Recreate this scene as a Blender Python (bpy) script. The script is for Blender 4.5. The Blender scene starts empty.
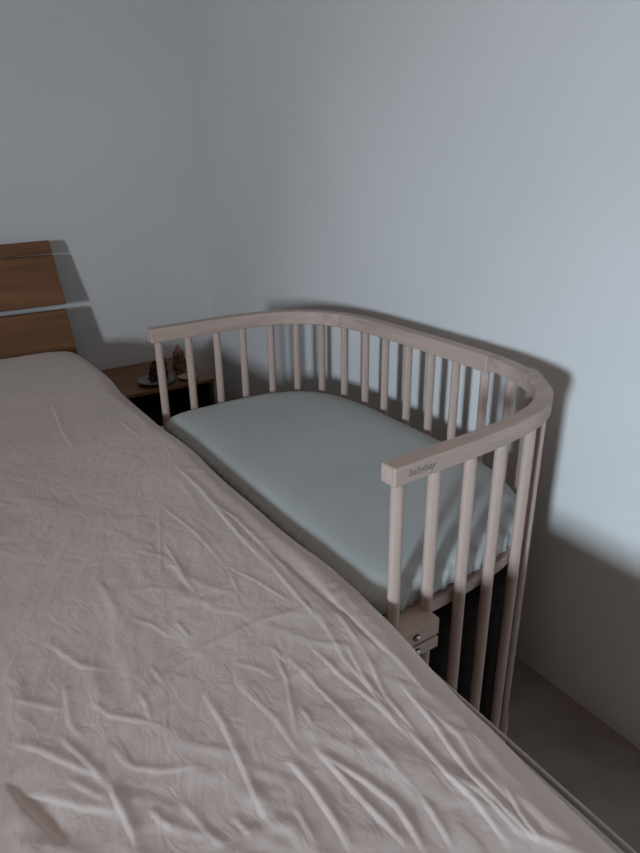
import bpy, bmesh, math, random
import numpy as np
from mathutils import Vector, Matrix
random.seed(7)
SC = bpy.context.scene
COL = SC.collection
XW, YW = 0.62, 1.962          # right wall, headboard wall
XL, YF, ZC = -3.62, -3.30, 2.55
CREASES = [(5, 9, [(-0.293, -0.028), (-0.293, -0.088), (-0.298, -0.139), (-0.304, -0.188), (-0.306, -0.231)]),
(2.5, 5, [(-0.331, 0.045), (-0.328, 0.027), (-0.328, 0.005)]),
(6, 9, [(-0.421, -0.09), (-0.419, -0.127), (-0.417, -0.173)]),
(4, 10, [(-0.495, 0.019), (-0.47, -0.01), (-0.451, -0.041), (-0.423, -0.084)]),
(-9, 26, [(-0.505, -0.028), (-0.491, -0.075), (-0.469, -0.134)]),
(4, 7, [(-0.396, -0.142), (-0.391, -0.16), (-0.382, -0.175)]),
(3, 6, [(-0.357, 0.01), (-0.356, -0.016), (-0.359, -0.044)]),
(2.5, 8, [(-0.425, 0.088), (-0.435, 0.008), (-0.426, -0.028)]),
(2.5, 9, [(-0.487, 0.087), (-0.434, 0.03)]),
(3.5, 8, [(-0.455, -0.062), (-0.427, -0.112)]),
(4, 11, [(-0.499, -0.051), (-0.473, -0.074), (-0.449, -0.103), (-0.42, -0.131)]),
(3, 5, [(-0.188, -0.016), (-0.2, -0.072), (-0.236, -0.155)]),
(3.5, 6, [(-0.18, -0.028), (-0.175, -0.108), (-0.171, -0.193), (-0.169, -0.269)]),
(4.5, 7, [(-0.145, -0.029), (-0.142, -0.097), (-0.132, -0.167), (-0.131, -0.235)]),
(3.5, 6, [(-0.104, -0.057), (-0.126, -0.146), (-0.13, -0.188)]),
(4, 6, [(-0.089, -0.074), (-0.117, -0.16), (-0.122, -0.226)]),
(6, 8, [(-0.225, -0.171), (-0.22, -0.234), (-0.212, -0.314)]),
(6, 8, [(-0.224, -0.183), (-0.204, -0.236), (-0.195, -0.273), (-0.198, -0.312)]),
(7, 9, [(-0.256, -0.167), (-0.252, -0.213), (-0.254, -0.258), (-0.257, -0.285)]),
(3, 7, [(-0.253, -0.04), (-0.25, -0.062), (-0.241, -0.118), (-0.243, -0.18)]),
(3.5, 6, [(-0.278, -0.218), (-0.28, -0.264)]),
(3.5, 8, [(-0.332, -0.194), (-0.325, -0.223)]),
(6, 7, [(-0.088, -0.142), (-0.097, -0.22), (-0.112, -0.289), (-0.112, -0.333), (-0.111, -0.38)]),
(5.5, 7, [(-0.125, -0.196), (-0.13, -0.277), (-0.128, -0.313), (-0.135, -0.366)]),
(4, 6, [(-0.127, -0.278), (-0.118, -0.31), (-0.117, -0.329), (-0.119, -0.36)]),
(4.5, 6, [(-0.168, -0.279), (-0.174, -0.312), (-0.179, -0.337)]),
(5, 6, [(-0.196, -0.281), (-0.202, -0.321)]),
(5, 6, [(-0.093, -0.32), (-0.104, -0.347), (-0.109, -0.376)]),
(3, 8, [(-0.089, -0.188), (-0.085, -0.249), (-0.099, -0.291), (-0.101, -0.345)]),
(6, 12, [(-0.091, 0.584), (-0.089, 0.442), (-0.101, 0.256), (-0.102, 0.138)]),
(4, 7, [(-0.098, 0.168), (-0.106, 0.049), (-0.11, -0.027)]),
(3, 6, [(-0.154, 0.174), (-0.136, 0.119), (-0.119, 0.047)]),
(4, 6, [(-0.078, 0.003), (-0.092, -0.078)]),
(3, 5, [(-0.187, -0.007), (-0.185, -0.046)]),
(4, 9, [(-0.095, 0.389), (-0.082, 0.306), (-0.082, 0.25), (-0.083, 0.115)]),
(3, 7, [(-0.176, 0.445), (-0.16, 0.304), (-0.159, 0.184)]),
(2, 5, [(-0.177, 0.432), (-0.253, 0.216)]),
(3, 5, [(-0.272, 0.105), (-0.269, 0.062)]),
(3, 7, [(-0.226, 0.252), (-0.225, 0.144)]),
(3, 9, [(-0.432, 0.173), (-0.417, 0.133), (-0.4, 0.09), (-0.373, 0.065)]),
(2.5, 6, [(-0.321, 0.146), (-0.303, 0.118), (-0.288, 0.075)]),
(3, 6, [(-0.213, 0.314), (-0.224, 0.187)]),
(2.5, 6, [(-0.164, 0.156), (-0.173, 0.109)]),
(3, 9, [(-0.109, 0.899), (-0.101, 0.758)]),
(2.5, 6, [(-0.072, 0.676), (-0.084, 0.602)]),
(4, 10, [(-0.056, 0.129), (-0.067, 0.004), (-0.067, -0.126), (-0.075, -0.206)]),
(-6, 18, [(-0.081, 0.216), (-0.077, 0.096), (-0.074, -0.03), (-0.071, -0.112)]),
(3, 6, [(-0.096, 0.037), (-0.123, -0.087), (-0.122, -0.192)]),
(3, 5, [(-0.208, -0.117), (-0.211, -0.148)]),
(3, 6, [(-0.407, 0.027), (-0.394, -0.008), (-0.359, -0.043)]),
(3, 7, [(-0.406, -0.049), (-0.397, -0.084), (-0.372, -0.108), (-0.335, -0.126)]),
(2, 6, [(-0.241, -0.008), (-0.218, -0.04), (-0.21, -0.063)]),
(4, 14, [(-0.219, 1.135), (-0.241, 0.9), (-0.245, 0.764)]),
(3, 6, [(-0.367, -0.151), (-0.359, -0.193), (-0.351, -0.219)]),
(4, 8, [(-0.448, -0.005), (-0.43, -0.062), (-0.424, -0.094)])]

# ------------------------------------------------------------------ helpers
def link(name, me, mat=None, parent=None, smooth=False, kind=None, label=None):
    o = bpy.data.objects.new(name, me)
    COL.objects.link(o)
    if mat: me.materials.append(mat)
    if smooth:
        for p in me.polygons: p.use_smooth = True
    if parent: o.parent = parent
    if kind: o['kind'] = kind
    if label: o['label'] = label
    return o
def mesh_from_bm(name, bm):
    bmesh.ops.recalc_face_normals(bm, faces=bm.faces)
    me = bpy.data.meshes.new(name); bm.to_mesh(me); bm.free(); return me
def thing(name, label, cat, loc=(0,0,0), group=None):
    o = bpy.data.objects.new(name, None); COL.objects.link(o)
    o.location = loc; o.empty_display_size = .1
    tag(o, label, cat, group); return o
def tag(o, label, cat, group=None):
    o['label'] = label; o['category'] = cat
    if group: o['group'] = group
    return o
def add_box(bm, x0, x1, y0, y1, z0, z1, bev=0.0, mat=None):
    r = bmesh.ops.create_cube(bm, size=1)
    vs = r['verts']
    for v in vs:
        v.co = Vector(((x0+x1)/2+v.co.x*(x1-x0), (y0+y1)/2+v.co.y*(y1-y0), (z0+z1)/2+v.co.z*(z1-z0)))
    if bev:
        es = list({e for v in vs for e in v.link_edges})
        r2 = bmesh.ops.bevel(bm, geom=es, offset=bev, segments=3, affect='EDGES', profile=.7)
        vs = list({v for v in r2['verts']} | {v for v in vs if v.is_valid})
    if mat is not None:
        bmesh.ops.transform(bm, matrix=mat, verts=[v for v in vs if v.is_valid])
    return vs
def box(name, b, mat, parent=None, bev=.002, org=(0,0,0), kind=None, label=None, xf=None):
    bm = bmesh.new()
    add_box(bm, b[0]-org[0], b[1]-org[0], b[2]-org[1], b[3]-org[1], b[4]-org[2], b[5]-org[2], bev, xf)
    return link(name, mesh_from_bm(name, bm), mat, parent, False, kind, label)
def lathe(name, prof, mat, parent=None, seg=32, loc=(0,0,0), smooth=True, axis='Z', label=None):
    bm = bmesh.new(); rings = []
    for r, z in prof:
        if r < 1e-6: rings.append([bm.verts.new((0,0,z))])
        else: rings.append([bm.verts.new((r*math.cos(2*math.pi*k/seg), r*math.sin(2*math.pi*k/seg), z)) for k in range(seg)])
    for a, b in zip(rings, rings[1:]):
        for k in range(seg):
            k2 = (k+1) % seg
            f = [a[k] if len(a) > 1 else a[0], a[k2] if len(a) > 1 else None, b[k2] if len(b) > 1 else b[0], b[k] if len(b) > 1 else None]
            f = [v for v in f if v is not None]
            if len(f) >= 3: bm.faces.new(f)
    if axis == 'Y': bmesh.ops.rotate(bm, verts=bm.verts, matrix=Matrix.Rotation(math.pi/2, 3, 'X'))
    o = link(name, mesh_from_bm(name, bm), mat, parent, smooth, None, label)
    o.location = loc; return o

# ------------------------------------------------------------------ materials
def new_mat(name, rough=.6, spec=.3):
    m = bpy.data.materials.new(name); m.use_nodes = True
    nt = m.node_tree; b = nt.nodes['Principled BSDF']
    b.inputs['Roughness'].default_value = rough
    b.inputs['Specular IOR Level'].default_value = spec
    return m, nt, b
def coords(nt, scale=(1,1,1)):
    tc = nt.nodes.new('ShaderNodeTexCoord'); mp = nt.nodes.new('ShaderNodeMapping')
    nt.links.new(tc.outputs['Object'], mp.inputs['Vector']); mp.inputs['Scale'].default_value = scale
    return mp.outputs['Vector']
def noise(nt, vec, scale, detail=4, rough=.55, dist=0):
    n = nt.nodes.new('ShaderNodeTexNoise'); n.inputs['Scale'].default_value = scale
    n.inputs['Detail'].default_value = detail; n.inputs['Roughness'].default_value = rough
    n.inputs['Distortion'].default_value = dist
    nt.links.new(vec, n.inputs['Vector']); return n.outputs['Fac']
def ramp(nt, fac, stops):
    r = nt.nodes.new('ShaderNodeValToRGB'); els = r.color_ramp.elements
    els[0].position, els[0].color = stops[0][0], (*stops[0][1], 1)
    els[1].position, els[1].color = stops[-1][0], (*stops[-1][1], 1)
    for p, c in stops[1:-1]:
        e = els.new(p); e.color = (*c, 1)
    nt.links.new(fac, r.inputs['Fac']); return r.outputs['Color']
def bump(nt, b, h, strength, dist):
    bn = nt.nodes.new('ShaderNodeBump'); bn.inputs['Strength'].default_value = strength
    bn.inputs['Distance'].default_value = dist
    nt.links.new(h, bn.inputs['Height']); nt.links.new(bn.outputs['Normal'], b.inputs['Normal'])
def plain(name, c, rough=.6, spec=.3, var=.08, scale=12, bscale=None, bstr=.2, bdist=.001, metal=0):
    m, nt, b = new_mat(name, rough, spec)
    v = coords(nt); f = noise(nt, v, scale)
    col = ramp(nt, f, [(.3, tuple(x*(1-var) for x in c)), (.7, tuple(min(1, x*(1+var)) for x in c))])
    nt.links.new(col, b.inputs['Base Color']); b.inputs['Metallic'].default_value = metal
    if bscale: bump(nt, b, noise(nt, v, bscale, 3), bstr, bdist)
    return m
def wood(name, dark, mid, light, axis, scale=1.0, rough=.5, contrast=1.0):
    """fine streaky grain running along the given axis"""
    m, nt, b = new_mat(name, rough, .3)
    s = [60*scale]*3; s['XYZ'.index(axis)] = 2.2*scale
    v = coords(nt, tuple(s)); f1 = noise(nt, v, 1.0, 5, .6, .4)
    s2 = [9*scale]*3; s2['XYZ'.index(axis)] = .8*scale
    f2 = noise(nt, coords(nt, tuple(s2)), 1.0, 2, .5, 1.2)
    mx = nt.nodes.new('ShaderNodeMath'); mx.operation = 'MULTIPLY_ADD'; mx.inputs[1].default_value = .55
    nt.links.new(f1, mx.inputs[0])
    m2 = nt.nodes.new('ShaderNodeMath'); m2.operation = 'MULTIPLY'; m2.inputs[1].default_value = .45
    nt.links.new(f2, m2.inputs[0]); nt.links.new(m2.outputs[0], mx.inputs[2])
    col = ramp(nt, mx.outputs[0], [(.32, dark), (.5, mid), (.68, light)])
    nt.links.new(col, b.inputs['Base Color'])
    bump(nt, b, f1, .15, .0006); return m

BEECH = ((.35,.255,.215), (.47,.36,.31), (.56,.44,.385))
M_beech_v = wood('beech_vertical', *BEECH, 'Z')
M_beech_x = wood('beech_lengthwise_x', *BEECH, 'X')
M_beech_y = wood('beech_lengthwise_y', *BEECH, 'Y')
OAK = ((.135,.062,.029), (.205,.097,.045), (.265,.13,.063))
M_oak_x = wood('oiled_wood', *OAK, 'X', .7)
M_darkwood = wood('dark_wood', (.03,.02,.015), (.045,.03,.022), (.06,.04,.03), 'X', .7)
M_metal = plain('bolt_steel', (.6,.6,.6), .3, .5, .05, metal=1)
M_metal_dark = plain('dark_washer', (.08,.075,.07), .4, .5, .05, metal=.6)
M_print = plain('printed_ink', (.20,.185,.175), .6)
def wall_mat():
    m, nt, b = new_mat('white_plaster', .85, .15)
    v = coords(nt)
    col = ramp(nt, noise(nt, v, 1.3, 3, .5), [(.3, (.66,.665,.665)), (.7, (.715,.72,.72))])
    nt.links.new(col, b.inputs['Base Color'])
    bump(nt, b, noise(nt, v, 90, 4, .6), .25, .0012); return m
M_wall = wall_mat()
M_ceiling = plain('ceiling_bounce_tone', (.42,.35,.30), .9, .1, .02)  # unseen ceiling, colour darkened and warmed to limit bounce light
M_wall_warm = plain('wall_warm_bounce_tone', (.24,.185,.15), .9, .1, .05)  # unseen left wall, brown chosen so bounce light is weaker and warm
M_wall_dark = plain('wall_bounce_cut_tone', (.09,.07,.058), .9, .1, .05)  # unseen front wall, colour darkened to cut bounce onto the slats
M_floor = plain('grey_brown_floor', (.24,.21,.185), .6, .3, .18, 9, 60, .15, .001)
def cloth_mat(name, c, wr=.35, wscale=28, tint=.05):
    m, nt, b = new_mat(name, .9, .08)
    v = coords(nt)
    col = ramp(nt, noise(nt, v, 5, 3), [(.3, tuple(x*(1-tint) for x in c)), (.7, tuple(x*(1+tint) for x in c))])
    nt.links.new(col, b.inputs['Base Color'])
    b.inputs['Sheen Weight'].default_value = .15
    mp = coords(nt, (1, .55, 1)); f = noise(nt, mp, wscale, 4, .5, 1.0)
    bump(nt, b, f, wr, .004); return m
M_cover = cloth_mat('pale_pink_cotton', (.655,.558,.525), .42, 40)
M_sage = cloth_mat('sage_grey_jersey', (.43,.458,.455), .10, 30)
M_bedsheet = cloth_mat('grey_green_sheet', (.40,.37,.33), .25, 40)
M_hem = cloth_mat('light_hem', (.52,.46,.42), .2, 60)

# ------------------------------------------------------------------ room shell
T = .12
def slab(name, b, m): return box(name, b, m, None, 0, kind='structure')
slab('floor', (XL-T, XW+T, YF-T, YW+T, -.1, 0), M_floor)
slab('ceiling', (XL-T, XW+T, YF-T, YW+T, ZC, ZC+.1), M_ceiling)
slab('wall_right', (XW, XW+T, YF-T, YW+T, 0, ZC), M_wall)
slab('wall_back', (XL-T, XW, YW, YW+T, 0, ZC), M_wall)
slab('wall_front', (XL-T, XW, YF-T, YF, 0, ZC), M_wall_dark)
WY0, WY1, WZ0, WZ1 = -2.75, -1.55, .88, 2.12
def wall_left():
    bm = bmesh.new()
    add_box(bm, XL-T, XL, YF, WY0, 0, ZC); add_box(bm, XL-T, XL, WY1, YW, 0, ZC)
    add_box(bm, XL-T, XL, WY0, WY1, 0, WZ0); add_box(bm, XL-T, XL, WY0, WY1, WZ1, ZC)
    link('wall_left', mesh_from_bm('wall_left', bm), M_wall_warm, kind='structure')
wall_left()
M_white = plain('white_window_paint', (.75,.75,.75), .4, .4, .02)
def glass():
    m, nt, b = new_mat('window_glass', .02, .5)
    b.inputs['Transmission Weight'].default_value = 1; b.inputs['IOR'].default_value = 1.45
    b.inputs['Base Color'].default_value = (.95,.98,1,1); return m
M_glass = glass()
win = thing('window_1', 'white framed window in left wall', 'window'); del win['label']; del win['category']; win['kind'] = 'structure'
def window():
    bm = bmesh.new(); w = .05; x0, x1 = XL-.08, XL-.03; my = (WY0+WY1)/2
    for y0, y1, z0, z1 in ((WY0, WY0+w, WZ0, WZ1), (WY1-w, WY1, WZ0, WZ1), (my-w/2, my+w/2, WZ0+w, WZ1-w), (WY0+w, WY1-w, WZ0, WZ0+w), (WY0+w, WY1-w, WZ1-w, WZ1)):
        add_box(bm, x0, x1, y0, y1, z0, z1, .004)
    link('window_frame', mesh_from_bm('window_frame', bm), M_white, win, kind='structure')
    for a, c in ((WY0+w, my-w/2), (my+w/2, WY1-w)):
        box('window_pane', (XL-.058, XL-.052, a, c, WZ0+w, WZ1-w), M_glass, win, 0, kind='structure')
    box('window_sill', (XL-.02, XL+.10, WY0-.04, WY1+.04, WZ0-.03, WZ0-.001), M_white, win, .004, kind='structure')
window()

# ------------------------------------------------------------------ bedside cot
cot = thing('bedside_cot', 'pale beech bedside cot with curved rail and round slats against right wall', 'cot', (0,0,0))
CTRL = [(0,-.0103),(.05,-.0085),(.1,-.0065),(.19,-.003),(.277,.008),(.340,.024),(.395,.055),(.435,.094),(.464,.142),(.488,.206),(.500,.278),(.503,.36),(.503,.50),(.502,.62),
        (.496,.70),(.480,.775),(.447,.838),(.400,.883),(.335,.913),(.260,.926),(.182,.928),(.1,.925),(.05,.923),(0,.921)]
def _dense():
    P = np.array(CTRL); P = np.vstack([2*P[0]-P[1], P, 2*P[-1]-P[-2]]); out = []
    for i in range(1, len(P)-2):
        for t in np.linspace(0, 1, 24, endpoint=False):
            a, b, c, d = P[i-1], P[i], P[i+1], P[i+2]
            out.append(.5*((2*b)+(c-a)*t+(2*a-5*b+4*c-d)*t*t+(3*b-a-3*c+d)*t**3))
    out.append(P[-2]); Q = np.array(out)
    for _ in range(60):
        Q[1:-1] = .25*Q[:-2]+.5*Q[1:-1]+.25*Q[2:]
    s = np.concatenate([[0], np.cumsum(np.hypot(*np.diff(Q, axis=0).T))]); return Q, s
PQ, PS = _dense(); S5 = float(PS[-1])
def rail_pt(s, off=0.0):
    """plan point at arc length s along the rail's centre line; off>0 is outwards"""
    x = np.interp(s, PS, PQ[:,0]); y = np.interp(s, PS, PQ[:,1]); h = .006
    a, b = max(0, s-h), min(S5, s+h)
    tx = np.interp(b, PS, PQ[:,0])-np.interp(a, PS, PQ[:,0]); ty = np.interp(b, PS, PQ[:,1])-np.interp(a, PS, PQ[:,1])
    l = math.hypot(tx, ty); return Vector((float(x+ty/l*off), float(y-tx/l*off), 0))
def near_s(x, y): return float(PS[np.argmin((PQ[:,0]-x)**2+(PQ[:,1]-y)**2)])
def sweep(name, s0, s1, oi, oo, z0, z1, mat, parent, ch=.003, seglen=.012, inner_flat=0):
    bm = bmesh.new(); n = max(2, int((s1-s0)/seglen)); rings = []
    for i in range(n+1):
        s = s0+(s1-s0)*i/n
        e = ch if i in (0, n) else 0
        sec = [(oi+ch+e, z0+e), (oo-ch-e, z0+e), (oo-e, z0+ch+e), (oo-e, z1-ch-e), (oo-ch-e, z1-e), (oi+ch+e, z1-e), (oi+e, z1-ch-e), (oi+e, z0+ch+e)]
        if i in (0, n):
            r = []
            for o_, z in sec: q = rail_pt(s, o_); r.append(bm.verts.new((q.x, q.y, z)))
            rings.append(r)
            se = s+(ch if i == 0 else -ch)
            r = []
            for o_, z in [(oi+ch, z0), (oo-ch, z0), (oo, z0+ch), (oo, z1-ch), (oo-ch, z1), (oi+ch, z1), (oi, z1-ch), (oi, z0+ch)]:
                q = rail_pt(se, o_); r.append(bm.verts.new((q.x, q.y, z)))
            if i == 0: rings.append(r)
            else: rings.insert(-1, r)
        else:
            r = []
            for o_, z in sec: q = rail_pt(s, o_); r.append(bm.verts.new((q.x, q.y, z)))
            rings.append(r)
    for a, b in zip(rings, rings[1:]):
        for k in range(8): bm.faces.new((a[k], a[(k+1) % 8], b[(k+1) % 8], b[k]))
    bm.faces.new(rings[0]); bm.faces.new(list(reversed(rings[-1])))
    return link(name, mesh_from_bm(name, bm), mat, parent)
JN, JF = near_s(.5,.268), near_s(.48,.775)
near_rail = sweep('top_rail', 0, JN, -.0145, .0150, .7735, .8015, M_beech_x, cot, .0018)
sweep('top_rail', JN+.0006, JF, -.0145, .0155, .765, .8010, M_beech_y, cot, .0022)
sweep('top_rail', JF+.0006, S5, -.0145, .0155, .765, .8000, M_beech_x, cot, .0022)
def lettering():
    cu = bpy.data.curves.new('lettering', 'FONT'); cu.body = 'babybay'; cu.size = .0150; cu.extrude = .0002; cu.space_character = 1.02
    cu.shear = .25; cu.offset = .0002
    t = bpy.data.objects.new('lettering_source', cu); COL.objects.link(t)
    bpy.context.view_layer.update()
    me = bpy.data.meshes.new_from_object(t.evaluated_get(bpy.context.evaluated_depsgraph_get()))
    bpy.data.objects.remove(t)
    me.transform(Matrix.Translation((.024, -.0103-.01505+.0008, .7842)) @ Matrix.Rotation(.036, 4, 'Z') @ Matrix.Rotation(math.pi/2, 4, 'X'))
    bm = bmesh.new(); bm.from_mesh(me)
    # small leaf-like tick above the last letter
    pts = [(.0765,.7955),(.0800,.7972),(.0790,.7945)]
    vs = [bm.verts.new((x, -.0227, z)) for x, z in pts]; bm.faces.new(vs)
    me2 = mesh_from_bm('printed_lettering', bm)
    link('printed_lettering', me2, M_print, near_rail, label='small dark printed lettering on the rail')
lettering()
SL = [near_s(*q) for q in ((.018,-.01),(.088,-.008),(.163,-.004),(.236,.0),(.320,.017),(.378,.042),(.430,.089),(.460,.134),(.486,.205),(.495,.285),(.503,.372),
      (.503,.450),(.503,.532),(.502,.618),(.497,.694),(.482,.768),(.450,.834),(.400,.883),(.334,.913),(.257,.926),(.182,.928),(.101,.925),(.020,.922))]
slat_mesh = None
for s in SL:
    q = rail_pt(s)
    if slat_mesh is None:
        o = lathe('slat', [(0,.045),(.0088,.045),(.0098,.06),(.0098,.760),(.0092,.7745),(0,.7745)], M_beech_v, cot, 20); slat_mesh = o.data
    else:
        o = bpy.data.objects.new('slat', slat_mesh); COL.objects.link(o); o.parent = cot
    o.location = (q.x, q.y, 0)
sweep('bottom_ring', 0, S5, -.0135, .0135, .018, .0445, M_beech_y, cot)
# mattress support board inside the slats, with its wooden lip
def offset_loop(off, xmin, rc=.02, nz=14):
    """closed plan outline inside the slats (off<0 inwards from rail centre line), open side cut at xmin"""
    pts = []
    n = 150
    for i in range(n+1):
        s = S5*i/n; q = rail_pt(s, off); pts.append((max(q.x, xmin), q.y))
    # rounded corners at the open side
    a = pts[0]; b = pts[-1]; out = []
    for i in range(nz):                       # far corner
        t = math.pi/2*i/(nz-1); out.append((xmin+rc-rc*math.sin(t), b[1]-rc+rc*math.cos(t)))
    m = 40
    for i in range(1, m): out.append((xmin, b[1]-rc+(a[1]+rc-(b[1]-rc))*i/m))
    for i in range(nz):
        t = math.pi/2*i/(nz-1); out.append((xmin+rc-rc*math.cos(t), a[1]+rc-rc*math.sin(t)))
    mid = [p for p in pts if p[0] > xmin+rc+.002]
    return mid+out
def loop_solid(name, rings, mat, parent, cap_scales=(), smooth=False, label=None):
    bm = bmesh.new(); R = [[bm.verts.new(p) for p in r] for r in rings]
    n = len(R[0])
    for a, b in zip(R, R[1:]):
        for k in range(n): bm.faces.new((a[k], a[(k+1) % n], b[(k+1) % n], b[k]))
    bm.faces.new(R[0])
    last = R[-1]; cx = sum(v.co.x for v in last)/n; cy = sum(v.co.y for v in last)/n
    for sc, dz in cap_scales:
        nr = [bm.verts.new((cx+(v.co.x-cx)*sc, cy+(v.co.y-cy)*sc, R[-1][k].co.z+dz)) for k, v in enumerate(last)]
        cur = bm_last = R_last = (nr)
        prev = loop_solid.prev if cap_scales.index((sc, dz)) else last
        for k in range(n): bm.faces.new((prev[k], prev[(k+1) % n], nr[(k+1) % n], nr[k]))
        loop_solid.prev = nr
    if cap_scales:
        c = bm.verts.new((cx, cy, R[-1][0].co.z+cap_scales[-1][1]))
        for k in range(n): bm.faces.new((nr[k], nr[(k+1) % n], c))
    else: bm.faces.new(list(reversed(R[-1])))
    return link(name, mesh_from_bm(name, bm), mat, parent, smooth, None, label)
bl = offset_loop(-.0105, .004, .01)
loop_solid('mattress_board', [[(x, y, .503) for x, y in bl], [(x, y, .526) for x, y in bl]], M_beech_x, cot)
# clamps that hold the cot to the bed: stacked blocks around the first two slats at each end
def clamp(y_out, y_in):
    a, b = sorted((y_out, y_in))
    c = box('clamp_block', (.0, .090, a, b, .500, .529), M_beech_x, cot, .002)
    d = box('clamp_block', (.0, .090, a, b, .475, .4945), M_beech_x, cot, .002)
    s = -1 if y_out < y_in else 1
    for blk, pts in ((c, ((.044, .514), )), (d, ((.046, .486), ))):
        for x, z in pts:
            w = lathe('washer', [(0,0),(.0062,0),(.0062,.0012),(0,.0012)], M_metal_dark, blk, 20, (x, y_out, z), False, 'Y')
            bo = lathe('bolt', [(0,0),(.0042,0),(.0042,.002),(.003,.0038),(0,.0042)], M_metal, blk, 20, (x, y_out+s*.001, z), True, 'Y')
            if s > 0: w.rotation_euler.z = math.pi; bo.rotation_euler.z = math.pi
Y1 = .922
clamp(-.036, .0195)
clamp(Y1+.028, Y1-.028)

# ------------------------------------------------------------------ cot mattress under a fitted sheet
def cot_mattress():
    prof = [(.034,.5268),(.020,.529),(.010,.535),(.0105,.545),(.010,.553),(.013,.562),(.021,.5715),(.034,.5795),(.052,.5845),(.075,.5875),(.105,.589)]
    rings = []
    N = 620
    for d, z in prof:
        lp = offset_loop(-.0005-d, -.0045+max(0, d-.010), max(.022, .05-d*.3))
        P = [Vector((x, y, 0)) for x, y in lp]; L = [0]
        for i in range(len(P)): L.append(L[-1]+(P[(i+1) % len(P)]-P[i]).length)
        tot = L[-1]; out = []; j = 0
        # start at the same feature each time (near straight start)
        for k in range(N):
            t = tot*k/N
            while L[j+1] < t: j += 1
            a = P[j]; b = P[(j+1) % len(P)]; u = (t-L[j])/max(1e-9, L[j+1]-L[j]); q = a.lerp(b, u)
            g = max(0, 1-(z-.527)/.052)            # gathers fade upwards
            tn = (b-a).normalized(); nn = Vector((tn.y, -tn.x, 0))
            w = math.sin(k*1.05+2.2*math.sin(k*.083))*.5+math.sin(k*.61+1.3)*.3+math.sin(k*2.3)*.2
            q = q+nn*(w*.0046*g - .0044*g)
            zz = z+(.0011*math.sin(k*.71)*g if z < .55 else 0)
            out.append((q.x, q.y, zz))
        rings.append(out)
    caps = ((.80,.0008),(.55,.0014),(.3,.0017),(.1,.0018))
    o = loop_solid('cot_mattress', rings, M_sage, None, caps, True)
    tag(o, 'thin cot mattress in a grey-green fitted sheet inside the slatted cot', 'mattress')
cot_mattress()

# dark bin in the shade under the cot
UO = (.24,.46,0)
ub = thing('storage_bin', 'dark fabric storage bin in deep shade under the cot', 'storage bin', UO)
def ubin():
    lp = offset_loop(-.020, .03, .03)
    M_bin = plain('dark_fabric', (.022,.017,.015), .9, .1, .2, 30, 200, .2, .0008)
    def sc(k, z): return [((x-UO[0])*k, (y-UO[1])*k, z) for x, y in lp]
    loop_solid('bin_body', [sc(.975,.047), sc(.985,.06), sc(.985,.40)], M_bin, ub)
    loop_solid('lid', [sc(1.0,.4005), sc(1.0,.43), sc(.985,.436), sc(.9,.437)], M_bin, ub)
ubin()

# ------------------------------------------------------------------ big bed
bed = thing('double_bed', 'wooden double bed with plank headboard under pale pink cover', 'bed', (-.93,.65,0))
BO = (-.93,.65,0)
BX0, BX1, BY0, BY1 = -1.83, -.022, -.55, 1.74
def lean_board(z0, z1, thick, wob, x1a, x1b):
    """a headboard plank leaning back: y depends on z"""
    bm = bmesh.new(); n = 40; rows = []
    for i in range(n+1):
        u = i/n
        xa = BX0-.0; x = xa+u*((x1b)-xa)
        def yy(z): return 1.80+.085*(z-.52)/.41
        dz = wob*math.sin((u-.42)*11)*(.5+.5*u)
        zt = z1+dz
        r = []
        for (z, o) in ((z0,0),(z0+.003,-.003),(zt-.004,-.003),(zt,0),(zt,thick-.003),(zt-.003,thick),(z0+.003,thick),(z0,thick-.003)):
            xx = x if i < n else x1a+(x1b-x1a)*0+ (x1b-x1a)*((z-z0)/(z1-z0))
            r.append(bm.verts.new((xx-BO[0], yy(z)+o-BO[1], z)))
        rows.append(r)
    for a, b in zip(rows, rows[1:]):
        for k in range(8): bm.faces.new((a[k], a[(k+1) % 8], b[(k+1) % 8], b[k]))
    bm.faces.new(rows[0]); bm.faces.new(list(reversed(rows[-1])))
    link('headboard_plank', mesh_from_bm('headboard_plank', bm), M_oak_x, bed)
lean_board(.884, .928, .022, .004, -.008, -.011)
lean_board(.709, .8795, .022, .0, .003, -.007)
lean_board(.470, .690, .022, .0, .009, .000)
def hb_posts():
    for x in (BX0+.25, BX1-.42):
        bm = bmesh.new()
        add_box(bm, x-.03, x+.03, -.012, .016, -.26, .24, .002)
        th = math.atan2(.085, .41)
        bmesh.ops.transform(bm, verts=bm.verts, matrix=Matrix.Translation((-BO[0], 1.80+.085*(.63-.52)/.41+.036-BO[1], .63)) @ Matrix.Rotation(-th, 4, 'X'))
        link('headboard_post', mesh_from_bm('headboard_post', bm), M_darkwood, bed)
hb_posts()
for n_, b in (('side_rail', (BX1-.035, BX1-.005, BY0+.03, BY1, .22, .37)), ('side_rail', (BX0+.005, BX0+.035, BY0+.03, BY1, .22, .37))):
    box(n_, b, M_oak_x, bed, .003, BO)
box('foot_rail', (BX0+.005, BX1-.005, BY0, BY0+.028, .22, .37), M_oak_x, bed, .003, BO)
box('head_rail', (BX0+.005, BX1-.005, BY1+.002, BY1+.03, .22, .37), M_oak_x, bed, .003, BO)
box('slatted_base', (BX0+.037, BX1-.037, BY0+.032, BY1-.002, .30, .345), M_beech_x, bed, .003, BO)
for x in (BX0+.04, BX1-.10):
    for y in (BY0+.03, BY1-.07):
        box('leg', (x, x+.06, y, y+.06, 0, .2995), M_oak_x, bed, .004, BO)
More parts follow.
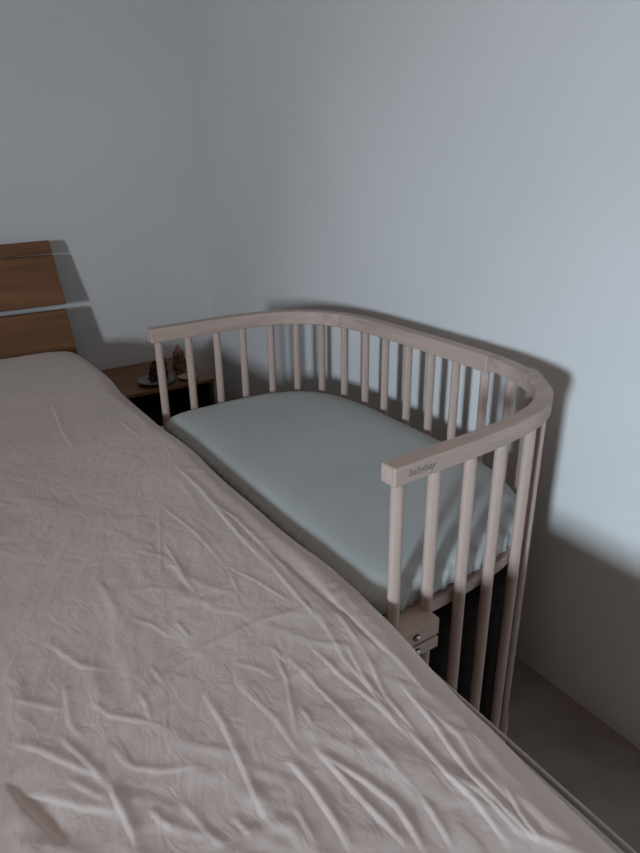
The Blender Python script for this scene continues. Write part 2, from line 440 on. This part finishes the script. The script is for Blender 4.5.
# mattress in its own sheet, with a light piped edge
mt = thing('bed_mattress', 'thick bed mattress in grey-green sheet, edge showing beneath the pink cover', 'mattress', BO)
def rbox_profile_loop(x0, x1, y0, y1, r, n=10):
    out = []
    for cx, cy, a0 in ((x1-r, y0+r, -90), (x1-r, y1-r, 0), (x0+r, y1-r, 90), (x0+r, y0+r, 180)):
        for i in range(n+1):
            a = math.radians(a0+90*i/n); out.append((cx+r*math.cos(a), cy+r*math.sin(a)))
    return out
def mattress_big():
    rings = []
    for d, z in ((.03,.3475),(.008,.352),(0,.37),(0,.545),(.003,.558),(.010,.566),(.022,.571),(.05,.573)):
        rings.append([(x-BO[0], y-BO[1], z) for x, y in rbox_profile_loop(BX0+d, BX1-d, BY0+.01+d, BY1-.03-d, .06-d*.5)])
    loop_solid('mattress_body', rings, M_bedsheet, mt, (), True)
    bm = bmesh.new()                     # piping round the top edge
    lp = rbox_profile_loop(BX0-.001, BX1+.001, BY0+.009, BY1-.029, .061); n = len(lp); R = []
    for k, (x, y) in enumerate(lp):
        a = Vector(lp[k-1]); b = Vector(lp[(k+1) % n]); t = (b-a).normalized(); nn = Vector((t.y, -t.x))
        R.append([bm.verts.new((x-BO[0]+nn.x*.0022*math.cos(q*math.pi/4), y-BO[1]+nn.y*.0022*math.cos(q*math.pi/4), .562+.0022*math.sin(q*math.pi/4))) for q in range(8)])
    for k in range(n):
        a, b = R[k], R[(k+1) % n]
        for q in range(8): bm.faces.new((a[q], a[(q+1) % 8], b[(q+1) % 8], b[q]))
    link('piping', mesh_from_bm('piping', bm), M_hem, mt, True)
mattress_big()

# pale pink cover spread over the mattress: a real height field with folds
def fbm(x, y, seed, scale, octs=4):
    rng = np.random.RandomState(seed); v = np.zeros_like(x); amp = 1; tot = 0
    for o in range(octs):
        for k in range(5):
            a = rng.uniform(0, 2*np.pi); fx = math.cos(a)*scale*2**o*rng.uniform(.7,1.3); fy = math.sin(a)*scale*2**o*rng.uniform(.7,1.3)
            v += amp*np.sin(x*fx+y*fy+rng.uniform(0,6.28))/5
        tot += amp; amp *= .55
    return v/tot
def cover():
    xs = np.concatenate([np.linspace(BX0-.012, -.66, 70), np.linspace(-.655, -.075, 270), -.075+.075*np.linspace(0,1,32)[1:]])
    ys = np.concatenate([np.linspace(BY0-.01, .62, 540), np.linspace(.624, 1.757, 260)])
    U, Y = np.meshgrid(xs, ys, indexing='ij')
    # right edge: overhangs beside the cot, drawn back towards the foot
    t = np.clip((-.02-Y)/.22, 0, 1); t = t*t*(3-2*t)
    XE = -.009*(1-t) + (-.040)*t - .012*np.clip((-.25-Y)/.2, 0, 1) + .003*np.sin(Y*9+1)+.0015*np.sin(Y*21) - .009*np.exp(-((Y-1.0)/.26)**4) + .004*np.exp(-((Y-.12)/.11)**2)
    f = np.clip((U+.30)/.30, 0, 1)
    X = U + f*f*XE
    # base height with rounded shoulders
    Z = np.full_like(X, .590)
    d = XE - X
    drop = np.clip(1-d/.055, 0, 1)
    Z -= (.032*(1-t)+.012*t)*drop**2.6
    Z -= .035*np.clip((Y-1.62)/.13, 0, 1)**2
    Z -= .020*np.clip((X-(-.13))/.12, 0, 1)**2*np.clip((Y-1.35)/.35, 0, 1)
    Z += .006*np.exp(-((Y-1.45)/.14)**2-((X+.35)/.25)**2)
    Z += .0035*fbm(X, Y, 3, 7, 3)*np.clip(d/.03, .3, 1)
    # soft long folds running with the bed and fine crumple
    a = math.radians(28)
    xr = X*math.cos(a)-Y*math.sin(a); yr = X*math.sin(a)+Y*math.cos(a)
    near = np.clip((.95-Y)/.7, .25, 1)
    Z += near*.0007*(1-np.abs(fbm(xr*2.4, yr*.7, 11, 16, 3))*2)
    Z += near*.0006*(1-2*np.abs(fbm(xr*2.0, yr*.9, 5, 45, 3)))
    # thin sharp ridges and short crinkles, mostly along the folds
    for seed, ang, su, sv, hh, lw in ((21, -78, 13, 3.2, .0010, .07), (33, -95, 19, 5, .0009, .07), (41, -50, 26, 9, .0008, .09), (57, 5, 28, 12, .0005, .09)):
        a = math.radians(ang); al = X*math.cos(a)+Y*math.sin(a); ac = -X*math.sin(a)+Y*math.cos(a)
        n1 = fbm(ac*1.0, al*sv/su, seed, su, 4); mk = np.clip(fbm(X, Y, seed+1, 9, 3)*2.2+.35, 0, 1)
        Z += 1.9*hh*near*mk*(np.exp(-(n1/lw)**2) + .5*np.exp(-(np.maximum(n1, 0)/.35)**2))
    for h, w, pts in CREASES:
        w = w/1000*.30; h = h/1000*.40
        n = len(pts)-1; best = np.full(X.shape, 9.); tt = np.zeros(X.shape); sd = np.ones(X.shape)
        L = [0]
        for i in range(n): L.append(L[-1]+math.dist(pts[i], pts[i+1]))
        for i in range(n):
            ax, ay = pts[i]; bx, by = pts[i+1]; dx, dy = bx-ax, by-ay; l2 = dx*dx+dy*dy
            q = np.clip(((X-ax)*dx+(Y-ay)*dy)/l2, 0, 1)
            ex, ey = X-ax-q*dx, Y-ay-q*dy; dd = np.hypot(ex, ey); m = dd < best
            best = np.where(m, dd, best); tt = np.where(m, (L[i]+q*math.sqrt(l2))/L[-1], tt)
            sd = np.where(m, np.sign(ex*dy-ey*dx)*np.sign(-dy if dy else 1), sd)
        taper = np.clip(np.minimum(tt, 1-tt)*4, 0, 1)**.7
        ww = np.where(sd > 0, w*.5, w*3.0)
        g = np.exp(-(best/ww)**2)
        Z += h*g*taper*np.clip(d/.02, .3, 1)
    # side drop of the far (left) side and foot
    Z -= .03*np.clip((BX0+.05-X)/.06, 0, 1)**2 + .03*np.clip((BY0+.04-Y)/.05, 0, 1)**2
    Z = np.maximum(Z, .5745+0*Z) if False else Z
    nx, ny = X.shape
    th = .0035
    me = bpy.data.meshes.new('bed_cover')
    top = np.stack([X-BO[0], Y-BO[1], Z], -1).reshape(-1, 3)
    idx = np.arange(nx*ny).reshape(nx, ny)
    q = np.stack([idx[:-1,:-1], idx[1:,:-1], idx[1:,1:], idx[:-1,1:]], -1).reshape(-1, 4)
    me.from_pydata(top.tolist(), [], q.tolist())
    o = link('bed_cover', me, M_cover, None, True)
    o.location = BO
    md = o.modifiers.new('thickness', 'SOLIDIFY'); md.thickness = th; md.offset = 0
    tag(o, 'creased pale pink cotton cover spread over the double bed', 'bedspread')
cover()

# ------------------------------------------------------------------ nightstand
NO = (.225,1.76,0)
ns = thing('nightstand', 'low wooden nightstand between headboard and cot', 'nightstand', NO)
NX0, NX1, NY0, NY1 = .012, .447, 1.583, 1.945
box('top_panel', (NX0, NX1, NY0, NY1, .397, .41), M_oak_x, ns, .002, NO)
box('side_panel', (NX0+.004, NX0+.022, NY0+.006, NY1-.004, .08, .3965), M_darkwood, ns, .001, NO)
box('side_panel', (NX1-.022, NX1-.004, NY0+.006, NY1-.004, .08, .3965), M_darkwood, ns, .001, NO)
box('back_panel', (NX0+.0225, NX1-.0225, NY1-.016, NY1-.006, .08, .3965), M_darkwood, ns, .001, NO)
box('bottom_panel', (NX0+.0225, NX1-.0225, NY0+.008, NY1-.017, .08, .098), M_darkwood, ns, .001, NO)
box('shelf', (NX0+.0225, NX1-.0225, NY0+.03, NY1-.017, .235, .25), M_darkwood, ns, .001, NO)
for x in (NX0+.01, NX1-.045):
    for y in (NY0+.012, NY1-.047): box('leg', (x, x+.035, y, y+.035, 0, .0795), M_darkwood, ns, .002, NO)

# things on it
M_plate = plain('grey_glazed_plate', (.17,.165,.16), .35, .5, .08)
M_dish = plain('pale_pink_dish', (.36,.28,.25), .5, .4, .08)
PZ = .4105
plate = lathe('round_plate', [(0,0),(.040,0),(.042,.002),(.060,.008),(.068,.012),(.0705,.0135),(.0695,.0155),(.058,.0115),(.044,.0065),(0,.0055)], M_plate, None, 48, (.243,1.660,PZ))
tag(plate, 'round grey plate at the front edge of the nightstand', 'plate')
dish = lathe('small_dish', [(0,0),(.018,0),(.028,.004),(.036,.010),(.037,.012),(.035,.0125),(.026,.008),(0,.005)], M_dish, None, 40, (.358,1.634,PZ))
tag(dish, 'small pale dish right of the grey plate on the nightstand', 'dish')
def mottled(name, a, b, c):
    m, nt, bs = new_mat(name, .8, .2); v = coords(nt)
    nt.links.new(ramp(nt, noise(nt, v, 55, 4, .6), [(.35, a), (.5, b), (.68, c)]), bs.inputs['Base Color'])
    bump(nt, bs, noise(nt, v, 120, 3), .5, .002); return m
M_fig = mottled('carved_brown', (.05,.03,.02), (.16,.085,.05), (.24,.13,.075))
M_lump = mottled('dark_brown_carving', (.012,.01,.009), (.03,.02,.015), (.10,.055,.035))
M_eye = plain('black_dot', (.01,.01,.01), .3)
def ball(bm, c, r, sx=1, sy=1, sz=1, seg=20):
    res = bmesh.ops.create_uvsphere(bm, u_segments=seg, v_segments=seg//2+2, radius=1)
    for v in res['verts']: v.co = Vector((c[0]+v.co.x*r*sx, c[1]+v.co.y*r*sy, c[2]+v.co.z*r*sz))
def fused(name, bm, mat, parent, vox=.0025):
    """several lobes remeshed into one continuous surface"""
    o = link(name, mesh_from_bm(name, bm), mat, parent, True)
    md = o.modifiers.new('fuse', 'REMESH'); md.mode = 'VOXEL'; md.voxel_size = vox; md.use_smooth_shade = True
    s = o.modifiers.new('soften', 'SMOOTH'); s.iterations = 6; s.factor = .5
    return o
FO = (.362,1.722,PZ)
fg = thing('owl_figurine', 'mottled brown pointed-head figurine, taller one on the nightstand', 'figurine', FO)
bm = bmesh.new()
ball(bm, (0,0,.024), .027, 1, .9, .9); ball(bm, (0,0,.048), .022, 1, .9, 1.1); ball(bm, (0,-.002,.076), .0235, 1, .95, .9)
ball(bm, (0,0,.096), .011, .9, .8, 1.3, 14); ball(bm, (.001,0,.107), .0055, .9, .9, 1.5, 12)
ball(bm, (-.022,-.004,.045), .009, .7, .8, 1.9, 12); ball(bm, (.022,-.004,.045), .009, .7, .8, 1.9, 12)
ball(bm, (-.012,-.017,.006), .009, 1, 1.4, .8, 12); ball(bm, (.012,-.017,.006), .009, 1, 1.4, .8, 12)
fused('body', bm, M_fig, fg)
for x in (-.009, .008):
    e = lathe('eye', [(0,-.003),(.0028,-.0015),(.0032,0),(.0028,.0015),(0,.003)], M_eye, fg, 12, (x,-.0235,.080))
LO = (.258,1.672,PZ+.006)
bm = bmesh.new()
ball(bm, (-.012,0,.021), .025, 1.05, .8, .95); ball(bm, (-.014,0,.046), .019, .9, .85, 1.1); ball(bm, (-.010,0,.066), .012, .9, .9, 1, 14)
ball(bm, (.018,.002,.022), .023, 1, .8, 1.1); ball(bm, (.020,.002,.052), .018, 1, .85, 1.1); ball(bm, (.022,.001,.074), .0135, 1, .9, 1, 14)
ball(bm, (-.030,-.008,.012), .012, 1.2, 1, .8, 14); ball(bm, (.005,-.012,.010), .012, 1.2, 1, .8, 14)
lm = fused('dark_figurine', bm, M_lump, None)
lm.location = LO; tag(lm, 'dark brown twin-lobed figurine sitting on the grey plate', 'figurine')

# ------------------------------------------------------------------ camera
cam_d = bpy.data.cameras.new('camera'); cam = bpy.data.objects.new('camera', cam_d); COL.objects.link(cam)
r = Vector((.83603238,-.54850593,-.01382427)); u = Vector((.2214385,.31424972,.92315335)); w = Vector((.50201081,.77484731,-.38418328))
M = Matrix(((r.x,u.x,-w.x,-.48488),(r.y,u.y,-w.y,-.59566),(r.z,u.z,-w.z,1.17336),(0,0,0,1)))
cam.matrix_world = M
cam_d.sensor_fit = 'VERTICAL'; cam_d.sensor_height = 24; cam_d.lens = 636.69/853*24; cam_d.clip_start = .02
SC.camera = cam

# ------------------------------------------------------------------ light
def area(name, loc, target, sx, sy, power, col):
    l = bpy.data.lights.new(name, 'AREA'); l.shape = 'RECTANGLE'; l.size = sx; l.size_y = sy; l.energy = power; l.color = col
    o = bpy.data.objects.new(name, l); COL.objects.link(o); o.location = loc
    d = (Vector(target)-Vector(loc)).normalized(); o.rotation_euler = d.to_track_quat('-Z', 'Y').to_euler(); return o
wl = area('window_daylight', (XL+.02, -2.13, 1.43), (XW, -.35, .60), .34, .46, 50, (.80,.90,1.0))
wl.data.spread = math.radians(95)
w2 = area('cool_boost_light', (XL+.03, -2.13, 1.43), (.45, -.30, .50), .30, .42, 3.3, (.62,.83,1.0))  # added narrow bluish light, brightens the right wall patch and bed foot
w2.data.spread = math.radians(36)
area('warm_fill_light', (-.75, -.75, 2.40), (-.45, -.6, 0), 1.1, 1.1, 3.6, (1.0,.72,.56))  # added warm fill that lifts the shadows, not an actual lamp
wl.data.spread = math.radians(125)
wd = bpy.data.worlds.new('world'); SC.world = wd; wd.use_nodes = True
wd.node_tree.nodes['Background'].inputs['Color'].default_value = (.75,.85,1,1)
wd.node_tree.nodes['Background'].inputs['Strength'].default_value = .6
SC.view_settings.view_transform = 'Standard'
SC.view_settings.look = 'None'
SC.view_settings.exposure = 0
SC.view_settings.gamma = 1
